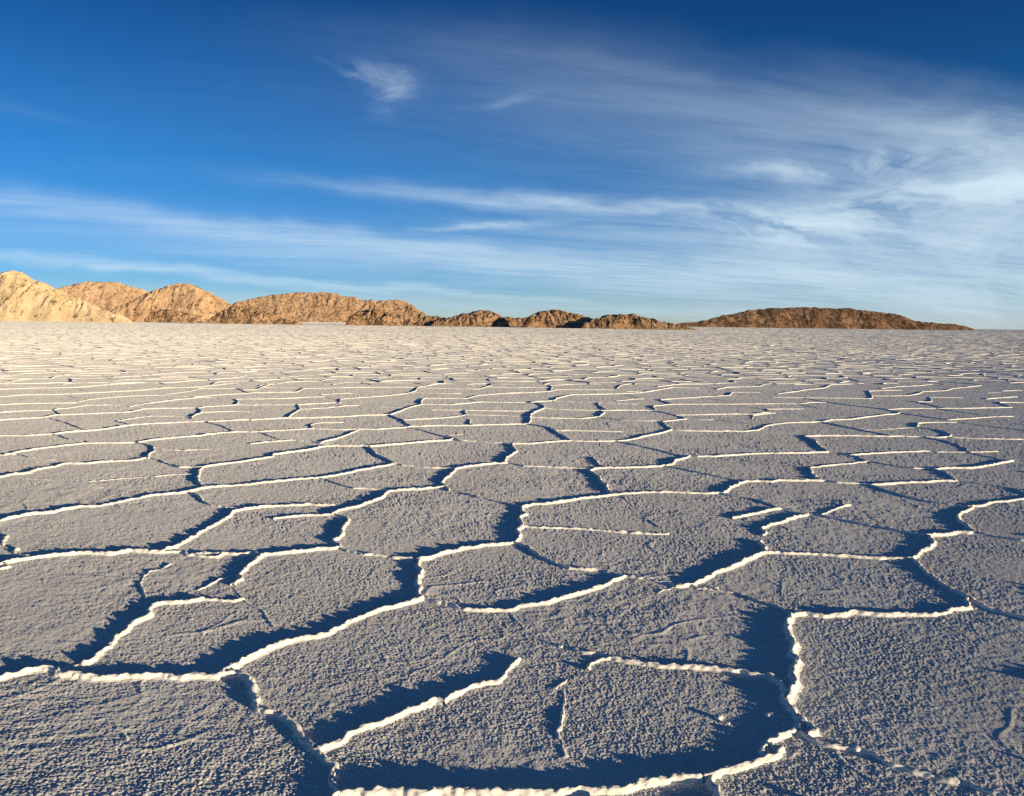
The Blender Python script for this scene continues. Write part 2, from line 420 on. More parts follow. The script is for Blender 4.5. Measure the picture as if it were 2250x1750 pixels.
T(550, 840, 600,
  (1, [(0, 397), (200, 388), (480, 370), (750, 378), (870, 375), (1000, 375), (1250, 360), (1300, 350), (1500, 345), (1700, 345), (1900, 338), (2184, 332)]),
  (0.9, [(870, 378), (800, 410), (700, 445), (560, 480)]),
  (0.7, [(0, 490), (150, 475), (330, 462), (450, 470), (560, 482)]),
  (0.9, [(550, 485), (640, 490), (800, 500), (950, 505)]),
  (1, [(180, 575), (300, 560), (450, 540), (600, 510), (720, 505), (950, 510)]),
  (1, [(950, 510), (1080, 500), (1200, 490), (1350, 475), (1600, 460), (1620, 440)]),
  (0.4, [(1620, 440), (1580, 425), (1700, 415)]),
  (0.6, [(1620, 440), (1680, 465), (1800, 470), (1930, 480), (2040, 488)]),
  (0.9, [(950, 510), (990, 560), (1050, 595), (1120, 625), (1150, 645)]),
  (1, [(2090, 490), (2110, 520), (2140, 550), (2060, 590), (2040, 630), (2030, 640)]),
  (0.5, [(1340, 375), (1600, 445)]), (0.45, [(90, 405), (240, 460)]),
  (1, [(0, 300), (250, 285), (340, 285), (500, 282), (700, 275), (900, 262), (1120, 258), (1200, 230), (1260, 205), (1370, 175), (1600, 178), (1830, 158), (2184, 162)]),
  (0.9, [(300, 285), (330, 255), (400, 215), (380, 180)]),
  (0.8, [(400, 215), (600, 205), (780, 188), (870, 185), (1000, 195), (1200, 205)]),
  (0.8, [(500, 365), (480, 345), (530, 325), (750, 320)]),
  (0.9, [(1130, 265), (1220, 300), (1250, 330), (1300, 350)]),
  (0.9, [(1370, 175), (1370, 150), (1390, 130), (1600, 128), (1730, 130), (1820, 105), (2000, 92), (2184, 80)]),
  (0.9, [(720, 165), (720, 135), (900, 122), (1080, 108), (1250, 90), (1320, 70), (1340, 40), (1500, 15)]),
  (0.8, [(0, 135), (250, 130), (560, 115)]), (0.6, [(560, 100), (700, 90), (830, 88)]), (0.4, [(560, 100), (640, 130)]),
  (0.9, [(0, 85), (200, 80), (370, 78), (430, 50), (700, 45), (900, 40), (1270, 40)]),
  (0.8, [(60, 30), (150, 10)]), (0.5, [(200, 40), (400, 45)]), (0.7, [(660, 20), (760, 0)]),
  (0.9, [(1340, 45), (1600, 50), (1820, 55), (1930, 25), (1920, 8)]), (0.7, [(1930, 40), (2184, 45)]),
  (0.5, [(1350, 85), (1600, 90), (1690, 90)]),
  (0.8, [(1280, 205), (1450, 220), (1720, 225), (2184, 230)]),
  (0.6, [(1720, 225), (1730, 260), (1650, 275), (1450, 290), (1260, 300)]),
  (0.8, [(1730, 260), (2000, 265), (2184, 272)]), (0.5, [(1760, 295), (1755, 330)]),
  (0.4, [(1730, 130), (1810, 155)]), (0.7, [(0, 180), (370, 180)]), (0.8, [(400, 178), (720, 160)]))
T(1100, 840, 600,
  (1, [(180, 332), (230, 330), (240, 290), (240, 260), (280, 230), (350, 210), (350, 190), (290, 165), (230, 165), (300, 155), (430, 145), (450, 125), (560, 100), (650, 98), (800, 95), (960, 92), (1100, 85), (1200, 70), (1290, 55), (1370, 42), (1590, 48)]),
  (0.8, [(180, 162), (230, 162)]), (0.8, [(180, 230), (280, 228)]),
  (0.9, [(180, 272), (240, 280), (420, 285), (650, 290), (790, 275), (830, 240), (800, 225)]),
  (0.9, [(350, 210), (540, 218), (800, 225), (1000, 222), (1240, 225)]),
  (0.9, [(780, 170), (800, 195), (850, 220)]),
  (0.7, [(430, 150), (600, 158), (780, 165), (1000, 172), (1110, 175)]),
  (0.9, [(1240, 225), (1220, 190), (1370, 175), (1600, 175), (1820, 175), (2184, 172)]),
  (0.9, [(1370, 170), (1270, 140), (1400, 130), (1580, 120), (1840, 105), (1850, 80)]), (0.6, [(1850, 80), (2080, 82)]),
  (0.6, [(1240, 230), (1350, 250), (1470, 285)]),
  (0.9, [(1450, 262), (1600, 258), (1900, 252), (2030, 255), (2130, 240)]), (0.4, [(2030, 255), (2010, 300)]),
  (0.7, [(1470, 290), (1600, 300), (1730, 302)]), (0.9, [(1470, 295), (1290, 312), (1330, 350), (1370, 375)]),
  (0.7, [(830, 285), (950, 300), (1100, 308), (1290, 310)]),
  (0.9, [(250, 335), (390, 360), (430, 385), (500, 425), (560, 460)]),
  (0.8, [(430, 385), (600, 385), (800, 390), (960, 395)]), (0.4, [(960, 395), (1180, 412)]),
  (1, [(110, 490), (250, 490), (400, 475), (550, 465), (700, 470), (920, 470)]),
  (1, [(930, 470), (1050, 455), (1150, 430), (1280, 405), (1370, 378)]),
  (0.5, [(940, 475), (1100, 505), (1280, 545), (1450, 590)]),
  (1, [(1370, 655), (1400, 620), (1480, 600), (1520, 580)]),
  (1, [(1570, 590), (1700, 590), (1850, 580), (2000, 570), (2184, 565)]),
  (1, [(1480, 385), (1700, 388), (1950, 390), (2060, 380), (2110, 355), (2184, 335)]),
  (0.8, [(180, 42), (400, 42)]), (0.9, [(400, 70), (410, 40), (400, 25)]), (0.7, [(410, 25), (600, 15), (800, 15)]),
  (0.9, [(40, 90), (250, 82), (400, 72), (450, 58), (700, 60), (900, 60)]), (0.9, [(930, 50), (960, 25), (1050, 10)]),
  (0.6, [(1000, 75), (1160, 75)]), (0.9, [(1250, 35), (1400, 18), (1600, 15), (1750, 10)]),
  (0.9, [(1730, 55), (1820, 40), (2080, 32), (2110, 15), (2184, 10)]),
  (0.4, [(1590, 120), (1850, 155)]), (0.4, [(1840, 180), (2130, 220)]), (0.4, [(960, 95), (1100, 125)]),
  (0.5, [(920, 150), (1050, 138), (1150, 132)]), (0.5, [(740, 595), (770, 640), (800, 660)]),
  (0.3, [(1860, 600), (2060, 650)]), (0.4, [(2050, 510), (2080, 540)]), (0.45, [(1740, 305), (1980, 330)]))
T(1650, 840, 600,
  (1, [(182, 335), (300, 322), (450, 318), (580, 315), (640, 300), (800, 295), (900, 280), (1050, 262), (1170, 250), (1200, 240)]),
  (0.6, [(590, 320), (720, 345), (880, 380), (1050, 412)]),
  (1, [(430, 430), (600, 425), (800, 425), (1000, 430), (1200, 430), (1400, 435)]),
  (1, [(430, 432), (510, 460), (530, 490), (570, 520), (610, 545)]),
  (1, [(182, 566), (400, 565), (600, 555)]), (0.5, [(620, 555), (800, 575), (930, 628)]),
  (1, [(780, 580), (950, 568), (1200, 555), (1440, 550)]), (0.7, [(1490, 558), (1660, 558)]),
  (0.85, [(1400, 440), (1550, 465), (1660, 500), (1730, 535), (1750, 555)]),
  (0.9, [(1500, 440), (1590, 435), (1600, 420), (1560, 395), (1500, 380)]), (0.6, [(1500, 380), (1340, 360)]),
  (0.9, [(1330, 355), (1340, 325), (1450, 320), (1640, 320)]), (0.5, [(1640, 320), (1850, 345), (2184, 385), (2300, 400)]),
  (0.8, [(1600, 440), (1800, 450), (2000, 452), (2184, 455), (2300, 456)]), (0.6, [(1730, 560), (1980, 552)]),
  (0.5, [(1740, 560), (2040, 625)]),
  (0.9, [(1570, 300), (1750, 290), (1950, 275), (2100, 272)]), (0.55, [(1200, 245), (1400, 275), (1570, 300)]),
  (0.9, [(1080, 215), (1250, 210), (1460, 208), (1700, 208), (2050, 202)]),
  (0.5, [(580, 155), (800, 185), (1080, 215), (1190, 240)]),
  (0.45, [(1480, 208), (1700, 240), (1900, 270)]), (0.8, [(1350, 155), (1450, 155), (1430, 120)]),
  (0.6, [(1430, 120), (1700, 125)]), (0.7, [(1250, 150), (1350, 160), (1480, 190), (1520, 200)]),
  (0.8, [(182, 120), (400, 125), (600, 125), (930, 130)]),
  (0.9, [(210, 92), (350, 75), (440, 60), (590, 45), (640, 20), (900, 10)]),
  (0.9, [(930, 130), (970, 130), (970, 100), (940, 70), (1100, 65), (1210, 65)]),
  (0.9, [(1000, 110), (1250, 108), (1350, 90), (1370, 75), (1550, 68), (1620, 50), (1720, 40), (1850, 25)]),
  (0.8, [(182, 170), (370, 172)]), (0.8, [(380, 172), (480, 162), (590, 160)]), (0.6, [(120, 215), (430, 212)]),
  (0.7, [(0, 265), (200, 245)]), (0.7, [(120, 215), (170, 240)]),
  (0.8, [(182, 14), (400, 8)]), (0.9, [(1040, 50), (1180, 35), (1350, 28), (1450, 15)]),
  (0.9, [(1880, 135), (1980, 125), (2130, 115)]), (0.9, [(2000, 160), (2184, 162), (2300, 164)]),
  (0.6, [(1990, 165), (2090, 200)]), (0.5, [(1890, 85), (2000, 85)]), (0.7, [(2010, 70), (2170, 65)]),
  (0.5, [(430, 125), (580, 155)]), (0.3, [(340, 262), (500, 285)]), (0.4, [(1000, 380), (1330, 360)]),
  (0.4, [(370, 172), (530, 205)]))

LINES = []                   # (height factor, ground polyline)
for x0, y0, s, lines in TILES:
    for hf, pts in lines:
        if 0.44 < hf < 0.66:
            hf += 0.2
        p = np.array(pts, float) * s + (x0, y0)
        LINES.append((hf, ground_at(p[:, 0], p[:, 1], 0.011 * hf)))

# close the small gaps of the tracing: an end near another line runs on into it
for i in range(len(LINES)):
    hf, pl = LINES[i]
    for e in (0, -1):
        p = pl[e]
        lim = 0.035 + 0.018 * math.hypot(*p)
        best = None
        for j in range(len(LINES)):
            if j == i:
                continue
            q = LINES[j][1]
            a, b = q[:-1], q[1:]
            ab = b - a
            t = np.clip(((p - a) * ab).sum(1) / np.maximum((ab ** 2).sum(1), 1e-9), 0, 1)
            c = a + ab * t[:, None]
            d = np.hypot(*(c - p).T)
            m = d.argmin()
            if d[m] < lim:
                lim = d[m]; best = c[m]
        if best is not None and lim > 0.004:
            LINES[i] = (hf, np.concatenate([[best], pl] if e == 0 else [pl, [best]]))
            pl = LINES[i][1]

# ------------------------------------------------------------------ salt flat: polygon ridges beyond the nearest ones
CELL = 1.04
seeds = []
yy = -1.0
row = 0
while yy < 112:
    lim = max(8.0, (yy + 2) * math.tan(R(41)) + 3)
    xx = -lim + (row % 2) * CELL / 2
    while xx < lim:
        seeds.append((xx + RNG.normal(0, 0.27) * CELL * 0.8, yy + RNG.normal(0, 0.27) * CELL * 0.8))
        xx += CELL * RNG.uniform(0.85, 1.15)
    yy += CELL * 0.87; row += 1
vs, es, fs, *_ = delaunay_2d_cdt([Vector(s) for s in seeds], [], [], 0, 1e-6)
P = np.array([(v.x, v.y) for v in vs])
tri = np.array([f for f in fs if len(f) == 3])
A, B, C = P[tri[:, 0]], P[tri[:, 1]], P[tri[:, 2]]
D = 2 * (A[:, 0] * (B[:, 1] - C[:, 1]) + B[:, 0] * (C[:, 1] - A[:, 1]) + C[:, 0] * (A[:, 1] - B[:, 1]))
a2, b2, c2 = (A ** 2).sum(1), (B ** 2).sum(1), (C ** 2).sum(1)
CC = np.stack([(a2 * (B[:, 1] - C[:, 1]) + b2 * (C[:, 1] - A[:, 1]) + c2 * (A[:, 1] - B[:, 1])) / D,
               (a2 * (C[:, 0] - B[:, 0]) + b2 * (A[:, 0] - C[:, 0]) + c2 * (B[:, 0] - A[:, 0])) / D], 1)
cent = (A + B + C) / 3
CC = 0.72 * CC + 0.28 * cent
emap = {}
VE = []
for ti, t in enumerate(tri):
    for k in range(3):
        key = (min(t[k], t[(k + 1) % 3]), max(t[k], t[(k + 1) % 3]))
        if key in emap:
            VE.append((emap[key], ti))
        else:
            emap[key] = ti


def warp(p):
    x, y = p[:, 0], p[:, 1]
    return p + np.stack([0.16 * perlin(x / 0.8, y / 0.8, 61) + 0.05 * perlin(x / 0.22, y / 0.22, 62),
                         0.16 * perlin(x / 0.8, y / 0.8, 63) + 0.05 * perlin(x / 0.22, y / 0.22, 64)], 1)


for i, j in VE:
    p, q = CC[i], CC[j]
    ln = math.hypot(*(q - p))
    if ln > 4 or ln < 0.02:
        continue
    rm = math.hypot(*(p + q)) / 2
    if rm < 1.2 or rm > 108:
        continue
    n = int(np.clip(ln / max(0.07, rm * 0.004), 2, 30)) + 1
    t = np.linspace(0, 1, n)[:, None]
    pl = p + (q - p) * t
    hf = min(1.25, max(0.45, RNG.normal(0.82, 0.22))) * (1 + 0.3 * min(1, max(0, (rm - 12) / 25)))
    if rm < 40:
        pl = warp(pl)
        px, ok = to_pix(pl)
        keep = ~(ok & (px[:, 0] > -12) & (px[:, 0] < 2262) & (px[:, 1] > 846) & (px[:, 1] < 1752))
        if not keep.any():
            continue
        idx = np.flatnonzero(keep)
        pl = pl[idx[0]:idx[-1] + 1]
        if len(pl) < 2:
            continue
    LINES.append((hf, pl))

RH = 0.0150                   # ridge height
RV, RQ = [], []
nv = 0


def resample(pl, step):
    seg = np.hypot(*np.diff(pl, axis=0).T)
    s = np.concatenate([[0], np.cumsum(seg)])
    n = max(2, int(s[-1] / step) + 1)
    u = np.linspace(0, s[-1], n)
    return np.stack([np.interp(u, s, pl[:, 0]), np.interp(u, s, pl[:, 1])], 1), u


lid = 0
for hf, pl in LINES:
    lid += 1
    rm = math.hypot(*pl.mean(0))
    near = rm < 14
    step = max(0.007, rm * 0.0022) if near else max(0.03, rm * 0.006)
    p, u = resample(pl, step)
    if near and len(p) > 8:       # round the traced corners
        for _ in range(max(1, int(0.03 / step))):
            p[1:-1] = 0.25 * p[:-2] + 0.5 * p[1:-1] + 0.25 * p[2:]
    n = len(p)
    t = np.gradient(p, axis=0)
    t /= np.hypot(t[:, 0], t[:, 1])[:, None] + 1e-9
    nrm = np.stack([-t[:, 1], t[:, 0]], 1)
    lv = np.full(n, lid * 3.37)
    lump = 0.8 * perlin(u / 0.07, lv, 71) + 0.9 * perlin(u / 0.03, lv, 72) + 0.5 * perlin(u / 0.014, lv, 78)
    sway = (0.014 * perlin(u / 0.16, lv, 79) + 0.009 * perlin(u / 0.07, lv, 73) + 0.005 * perlin(u / 0.028, lv, 74)) * min(1, 0.4 + hf * 0.6)
    p = p + nrm * (sway * np.clip(np.minimum(u, u[-1] - u) / 0.08, 0, 1))[:, None]
    low = perlin(u / 0.45, lv, 75)
    brk = np.clip(1 + 1.2 * perlin(u / 0.13, lv, 76), 0.55, 1.15) if hf < 0.7 else 1.0
    hh = RH * hf ** 1.15 * (1 + (0.24 if hf > 0.7 else 0.45) * lump + 0.25 * low) * brk
    ends = np.clip(np.minimum(u, u[-1] - u) / (0.03 if hf > 0.6 else 0.12) + (0.8 if hf > 0.6 else 0.35), 0, 1)
    hh = hh * ends
    wd = (0.0024 + 0.0058 * hf) * (1 + 0.28 * perlin(u / 0.03, lv + 40, 77) + 0.18 * low)
    if rm > 18:
        wd = wd * (1 + 2.6 * min(1, (rm - 18) / 50))
    sc = np.concatenate([[-2.6, -1.9, -1.35], np.sin(np.linspace(-np.pi / 2, np.pi / 2, 15)), [1.35, 1.9, 2.6]]) if rm < 6 else \
        np.array([-1.0, -0.8, -0.45, 0, 0.45, 0.8, 1.0])
    if rm > 30:
        sc = np.array([-1.0, -0.6, 0, 0.6, 1.0])
    k = len(sc)
    prof = np.clip(1 - np.abs(sc) ** 2.4, 0, 1)
    if k > 12:
        prof = np.where(np.abs(sc) < 2.6, 0.86 * prof + 0.17 * np.clip(1 - (np.abs(sc) - 0.6) / 2.0, 0, 1) ** 1.6, 0)
        prof = prof / prof.max()
    lat = sc[None, :] * wd[:, None] * 1.15
    zz = hh[:, None] * prof[None, :]
    xy = p[:, None, :] + nrm[:, None, :] * lat[:, :, None]
    if rm < 9:
        arc = sc[None, :] * (wd + hh)[:, None] * 1.4 + lid * 1.7
        uu = u[:, None] + 0 * arc
        q = 0.9 * (0.62 - worley(uu / 0.020, arc / 0.020, 81)) + 0.7 * perlin(uu / 0.03, arc / 0.03, 82) + 0.35 * perlin(uu / 0.007, arc / 0.007, 83)
        keep_foot = np.clip(3 * (1.25 - np.abs(sc)), 0.12, 1)[None, :]
        amt = min(1, hf + 0.25)
        zz = zz + 0.0062 * q * np.cos(np.clip(sc, -1.3, 1.3) * 1.1)[None, :] * keep_foot * amt
        xy = xy + nrm[:, None, :] * (0.0075 * q * np.sin(np.clip(sc, -1, 1) * 1.5)[None, :] * keep_foot * amt)[:, :, None]
    zz[:, 0] = -0.008; zz[:, -1] = -0.008
    RV.append(np.concatenate([xy, zz[:, :, None]], 2).reshape(-1, 3))
    RQ.append(grid_quads(n, k) + nv)
    nv += n * k
# far across the flat only short stretches of ridge show one behind another
sc = np.array([-1.0, -0.6, 0, 0.6, 1.0])
for r0, r1, cnt, ln, hh, wd in ((98, 420, 66000, 1.6, 0.024, 0.045), (380, 2400, 32000, 9.0, 0.045, 0.12)):
    rr = np.sqrt(RNG.uniform(r0 ** 2, r1 ** 2, cnt)); ta = RNG.uniform(-R(41), R(41), cnt)
    cx, cy = rr * np.sin(ta), rr * np.cos(ta)
    an = RNG.normal(0, 0.9, cnt)
    dx, dy = np.cos(an), np.sin(an)
    hs = hh * np.clip(RNG.normal(0.9, 0.3, cnt), 0.3, 1.6)
    al = np.linspace(-0.5, 0.5, 5)
    bow = RNG.normal(0, 0.12, cnt)[:, None] * ln * (al ** 2 - 0.1)[None, :] * 4
    bx = cx[:, None] + dx[:, None] * al * ln - dy[:, None] * bow
    by = cy[:, None] + dy[:, None] * al * ln + dx[:, None] * bow
    vx = bx[:, :, None] - dy[:, None, None] * sc * wd
    vy = by[:, :, None] + dx[:, None, None] * sc * wd
    vz = hs[:, None, None] * np.array([0.3, 1, 0.8, 1.1, 0.3])[None, :, None] * (1 - np.abs(sc) ** 2.4)[None, None, :] - 0.006 + 0 * vx
    RV.append(np.stack([vx, vy, vz], -1).reshape(-1, 3))
    g0 = grid_quads(5, 5)
    RQ.append((g0[None] + (np.arange(cnt) * 25)[:, None, None]).reshape(-1, 4) + nv)
    nv += cnt * 25
ridges = mesh_obj('salt_ridge', np.concatenate(RV), np.concatenate(RQ), RIDGE, ground)
ridges['label'] = 'raised white salt ridges outlining the polygon plates'

# ------------------------------------------------------------------ hills and rock outcrops
SC = 2250.0 / 2184.0


def rocky(name, crest, dist, mat, depth=1.6, amp=0.10, seed=1, du=0.45, lump=4.0, fine=0.35, front=1.5, skew=0.0):
    """crest: skyline points in photo coordinates; dist: metres to the near foot; real mound with front and back"""
    c = np.array(crest, float) * SC
    xs = np.linspace(c[0, 0], c[-1, 0], max(40, int((c[-1, 0] - c[0, 0]) / F * dist / du)))
    ys = np.interp(xs, c[:, 0], c[:, 1])
    k = 3
    ys = np.convolve(np.pad(ys, k, mode='edge'), np.ones(2 * k + 1) / (2 * k + 1), 'valid')
    d = ray(xs, ys)
    el = d[:, 2] / d[:, 1]
    hz = ray(xs, np.interp(xs, c[[0, -1], 0], c[[0, -1], 1]))
    h0 = np.maximum(CAM_H + el * dist, 0.15)
    w = depth * h0 + 1.0
    yc = dist + w * front * 0.6
    zc = np.maximum(CAM_H + el * yc, 0.05)
    m = max(30, int(2.2 * depth * h0.max() / du))
    v = np.linspace(-1, 1, m)
    prof = np.where(v < 0, (1 - np.abs(v) ** front), (1 - np.abs(v) ** 2))
    prof = np.clip(prof, 0, 1)
    ww = np.where(v < 0, 0.6 * front, 1.0)[None, :] * w[:, None]
    Yg = yc[:, None] + v[None, :] * ww
    Xg = (d[:, 0] / d[:, 1])[:, None] * yc[:, None] + 0 * Yg + skew * (Yg - yc[:, None])
    Zg = zc[:, None] * prof[None, :]
    # erosion: lumps, gullies, ledges
    hmask = np.clip(Zg / (0.25 * zc.max()), 0, 1)
    A_ = amp * zc.max()
    L_ = lump
    n = 0.8 * fbm(Xg / (2.4 * L_), Yg / (2.4 * L_), 3, seed) + 0.5 * (ridged(Xg / L_ + 0.4 * perlin(Xg / L_, Yg / L_, seed + 2), Yg / (2.4 * L_), 4, seed + 9) - 0.6)
    wor = 0.5 - worley(Xg / (0.5 * L_) + 0.3 * n, Yg / (0.5 * L_), seed + 20)
    wor2 = 0.5 - worley(Xg / (0.17 * L_), Yg / (0.17 * L_), seed + 23)
    n = n + 0.40 * wor + 0.10 * wor2 + 0.10 * fbm(Xg / 0.9, Yg / 0.9, 2, seed + 40)
    side = np.clip(1 - np.abs(v), 0, 1)[None, :]
    bs = 0.28 * L_
    bl = np.clip(0.36 - worley(Xg / bs, Yg / bs, seed + 60), 0, 1) * np.clip(0.4 + 1.6 * perlin(Xg / (2 * L_), Yg / (2 * L_), seed + 61), 0, 1)
    Zg = Zg + 1.0 * bs * bl * np.clip(Zg / 0.4, 0, 1)
    Zg = Zg + A_ * n * hmask * (0.42 + 0.58 * np.clip(3 * np.abs(v[None, :]), 0, 1)) + fine * 0.22 * hmask * wor2
    # plan-view wobble so that the foot is not a straight line
    Yg = Yg + 0.35 * w[:, None] * (1 - side) * perlin(Xg / (3 * L_), 0 * Xg + seed, seed + 50)
    Zg = np.maximum(Zg, -0.3)
    Zg[:, 0] = -0.4; Zg[:, -1] = -0.4; Zg[0, :] = -0.4; Zg[-1, :] = -0.4
    vv = np.stack([Xg, Yg, Zg], -1).reshape(-1, 3)
    org = np.array([vv[:, 0].mean(), vv[:, 1].mean(), 0])
    q = grid_quads(len(xs), m)
    o = mesh_obj(name, vv - org, q[:, ::-1] if False else q, mat)
    o.location = org
    return o


hill = tag(rocky('hill', [(-420, 640), (-300, 600), (-150, 590), (-60, 584), (0, 582), (30, 578), (48, 586), (70, 598), (88, 604), (112, 618), (150, 634), (190, 650), (225, 662), (255, 674), (280, 685)],
                 250, PALE, 1.0, 0.09, 3, 0.30, 5.0, 0.5, 1.7),
           'pale sunlit rock hill, tallest of all, rising at the left edge of the salt flat', 'hill', kind='structure')
hill2 = tag(rocky('hill', [(40, 660), (90, 632), (125, 616), (150, 610), (185, 604), (215, 602), (245, 602), (275, 612), (300, 618), (330, 634), (380, 662), (420, 682)],
                  560, TAN, 0.9, 0.07, 14, 0.75, 9.0, 0.6, 1.4),
            'rounded tan hill in the gap behind the pale hill and the pointed hill', 'hill', kind='structure')
hill3 = tag(rocky('hill', [(225, 672), (250, 655), (275, 645), (300, 634), (330, 620), (352, 611), (384, 603), (405, 608), (430, 619), (455, 630), (480, 645), (500, 656), (530, 672), (560, 684)],
                  335, TAN, 1.0, 0.08, 25, 0.42, 6.0, 0.5, 1.4),
            'pointed tan hill whose left slope lies in dark shadow', 'hill', kind='structure')
hill4 = tag(rocky('hill', [(430, 684), (470, 662), (500, 649), (530, 640), (560, 633), (600, 629), (650, 625), (690, 625), (715, 628), (728, 634), (745, 632), (765, 638), (800, 650), (850, 668), (890, 684)],
                  820, BROWN, 0.9, 0.11, 36, 1.0, 12.0, 0.7, 1.3),
            'long broad brown hill with a flat rubbly top behind the low shore rocks', 'hill', kind='structure')
hill5 = tag(rocky('hill', [(715, 685), (745, 658), (765, 646), (790, 642), (830, 642), (858, 641), (875, 648), (890, 659), (902, 668), (915, 684)],
                  845, BROWN, 0.9, 0.16, 47, 0.9, 9.0, 0.9, 1.3),
            'craggy brown hill falling steeply on its right behind the shore rocks', 'hill', kind='structure')
island = tag(rocky('hill', [(1420, 696), (1455, 690), (1480, 686), (1510, 682), (1540, 676), (1575, 669), (1610, 661), (1650, 658), (1690, 657), (1750, 657), (1790, 658), (1812, 657), (1822, 662), (1850, 664), (1880, 666), (1910, 672), (1935, 679), (1950, 685), (1985, 688), (2020, 693), (2055, 696), (2078, 702)],
                    760, DARK, 1.4, 0.09, 58, 0.95, 9.0, 0.9, 1.3),
             'dark scrubby flat-topped island alone on the far right horizon', 'island', kind='structure')

G = 'low rock outcrops along the shore'
outs = [
    ([(308, 690), (316, 674), (325, 666), (345, 661), (365, 663), (390, 667), (415, 672), (435, 689)], 300, 1.1, 0.16, 101,
     'low tan rock outcrop at the foot of the pointed hill'),
    ([(440, 690), (452, 678), (470, 668), (492, 658), (512, 655), (540, 659), (570, 667), (600, 676), (625, 684), (645, 691)], 252, 1.2, 0.15, 112,
     'rubbly wedge of brown rock tapering right to the gap of open salt'),
    ([(738, 694), (744, 682), (752, 672), (768, 665), (790, 662), (815, 666), (840, 672), (865, 675), (892, 694)], 262, 1.2, 0.16, 123,
     'pale topped low outcrop with dark left end, right of the open salt gap'),
    ([(882, 696), (894, 682), (912, 674), (928, 676), (946, 680), (965, 686), (985, 697)], 262, 1.1, 0.2, 134,
     'smallest jagged rock lump between two larger shore outcrops'),
    ([(915, 697), (935, 684), (950, 681), (972, 675), (995, 670), (1020, 665), (1042, 664), (1062, 671), (1078, 682), (1088, 698)], 258, 1.2, 0.16, 145,
     'rounded tan outcrop left of the black shadowed saddle'),
    ([(1040, 698), (1060, 680), (1085, 677), (1098, 679), (1118, 679), (1140, 672), (1160, 698)], 275, 1.0, 0.10, 149,
     'low saddle rock in deep black shadow between two sunlit domes'),
    ([(1112, 700), (1120, 686), (1132, 674), (1150, 665), (1172, 663), (1200, 665), (1228, 671), (1250, 678), (1268, 684), (1278, 701)], 248, 1.2, 0.15, 156,
     'domed warm tan outcrop, most evenly sunlit of the low shore rocks'),
    ([(1235, 701), (1255, 686), (1276, 681), (1295, 675), (1325, 671), (1352, 672), (1368, 679), (1390, 680), (1412, 688), (1440, 693), (1462, 697), (1484, 703)], 240, 1.2, 0.18, 167,
     'dark broken brown outcrop ending in a low grassy tail at right'),
]
for crest, dist, dep, amp, seed, lab in outs:
    o = rocky('rock_outcrop', crest, dist, OUT, dep * 0.8, amp * 0.95, seed, 0.13, 2.2, 0.5, 2.2)
    tag(o, lab, 'rock outcrop', G)

# dry grass on the tail of the last outcrop
gm, N, L = new_mat('dry_grass')
out = N.new('ShaderNodeOutputMaterial'); dd = N.new('ShaderNodeBsdfDiffuse')
tc = N.new('ShaderNodeTexCoord')
nn = noise_node(N, L, tc.outputs['Object'], 2.0, 3)
cc = ramp(N, L, nn.outputs['Fac'], [(0.35, (0.30, 0.19, 0.08)), (0.65, (0.50, 0.36, 0.18))])
L.new(cc.outputs['Color'], dd.inputs['Color']); L.new(dd.outputs['BSDF'], out.inputs['Surface'])
tv, tf = [], []
for k in range(2600):
    px = RNG.triangular(1340, 1440, 1492); dist = RNG.uniform(233, 243)
    d = ray(px * SC, 700 * SC); x = d[0] / d[1] * dist
    hgt = RNG.uniform(0.15, 0.75) * (0.5 + 0.5 * perlin(np.array([x / 1.7]), np.array([dist / 2.0]), 5)[0] + 0.2)
    if hgt < 0.12:
        continue
    a = RNG.uniform(0, np.pi); wv = 0.035
    lean = RNG.normal(0, 0.16, 2)
    b = len(tv)
    tv += [(x - wv * math.cos(a), dist - wv * math.sin(a), -0.02), (x + wv * math.cos(a), dist + wv * math.sin(a), -0.02),
           (x + lean[0], dist + lean[1], hgt)]
    tf.append((b, b + 1, b + 2))
grass = mesh_obj('dry_grass', np.array(tv), np.array(tf), gm, smooth=False)
tag(grass, 'straw coloured dry grass at the right end of the shore rocks', 'grass', kind='stuff')


# ------------------------------------------------------------------ loose lumps of salt
def lump(px, py, size, seed, label, flat=0.6):
    g = ground_at(np.array([px]), np.array([py]))[0]
    nu, nvv = 28, 18
    u = np.linspace(0, 2 * np.pi, nu, endpoint=False)
    w = np.linspace(0.02, np.pi - 0.02, nvv)
    UU, WW = np.meshgrid(u, w)
    x, y, z = np.sin(WW) * np.cos(UU), np.sin(WW) * np.sin(UU), np.cos(WW)
    r = 1 + 0.25 * perlin(x * 1.6 + seed, y * 1.6 + z * 1.3, seed) + 0.12 * perlin(x * 4 + z * 3, y * 4 + seed, seed + 3)
    # blunt the ball into a broken crystal block
    k = np.maximum(np.maximum(np.abs(x), np.abs(y)), np.abs(z))
    r = r * (0.45 + 0.55 * 0.8 / k)
    v = np.stack([x * r * size * 1.3, y * r * size, z * r * size * flat + size * flat * 0.6], -1).reshape(-1, 3)
    o = mesh_obj('salt_lump', v, grid_quads(nvv, nu, wrap=True)[:, ::-1], RIDGE)
    o.location = (g[0], g[1], 0.0)
    o.rotation_euler = (0, 0, seed * 0.7)
    tag(o, label, 'salt lump', 'loose salt lumps lying on the plates')


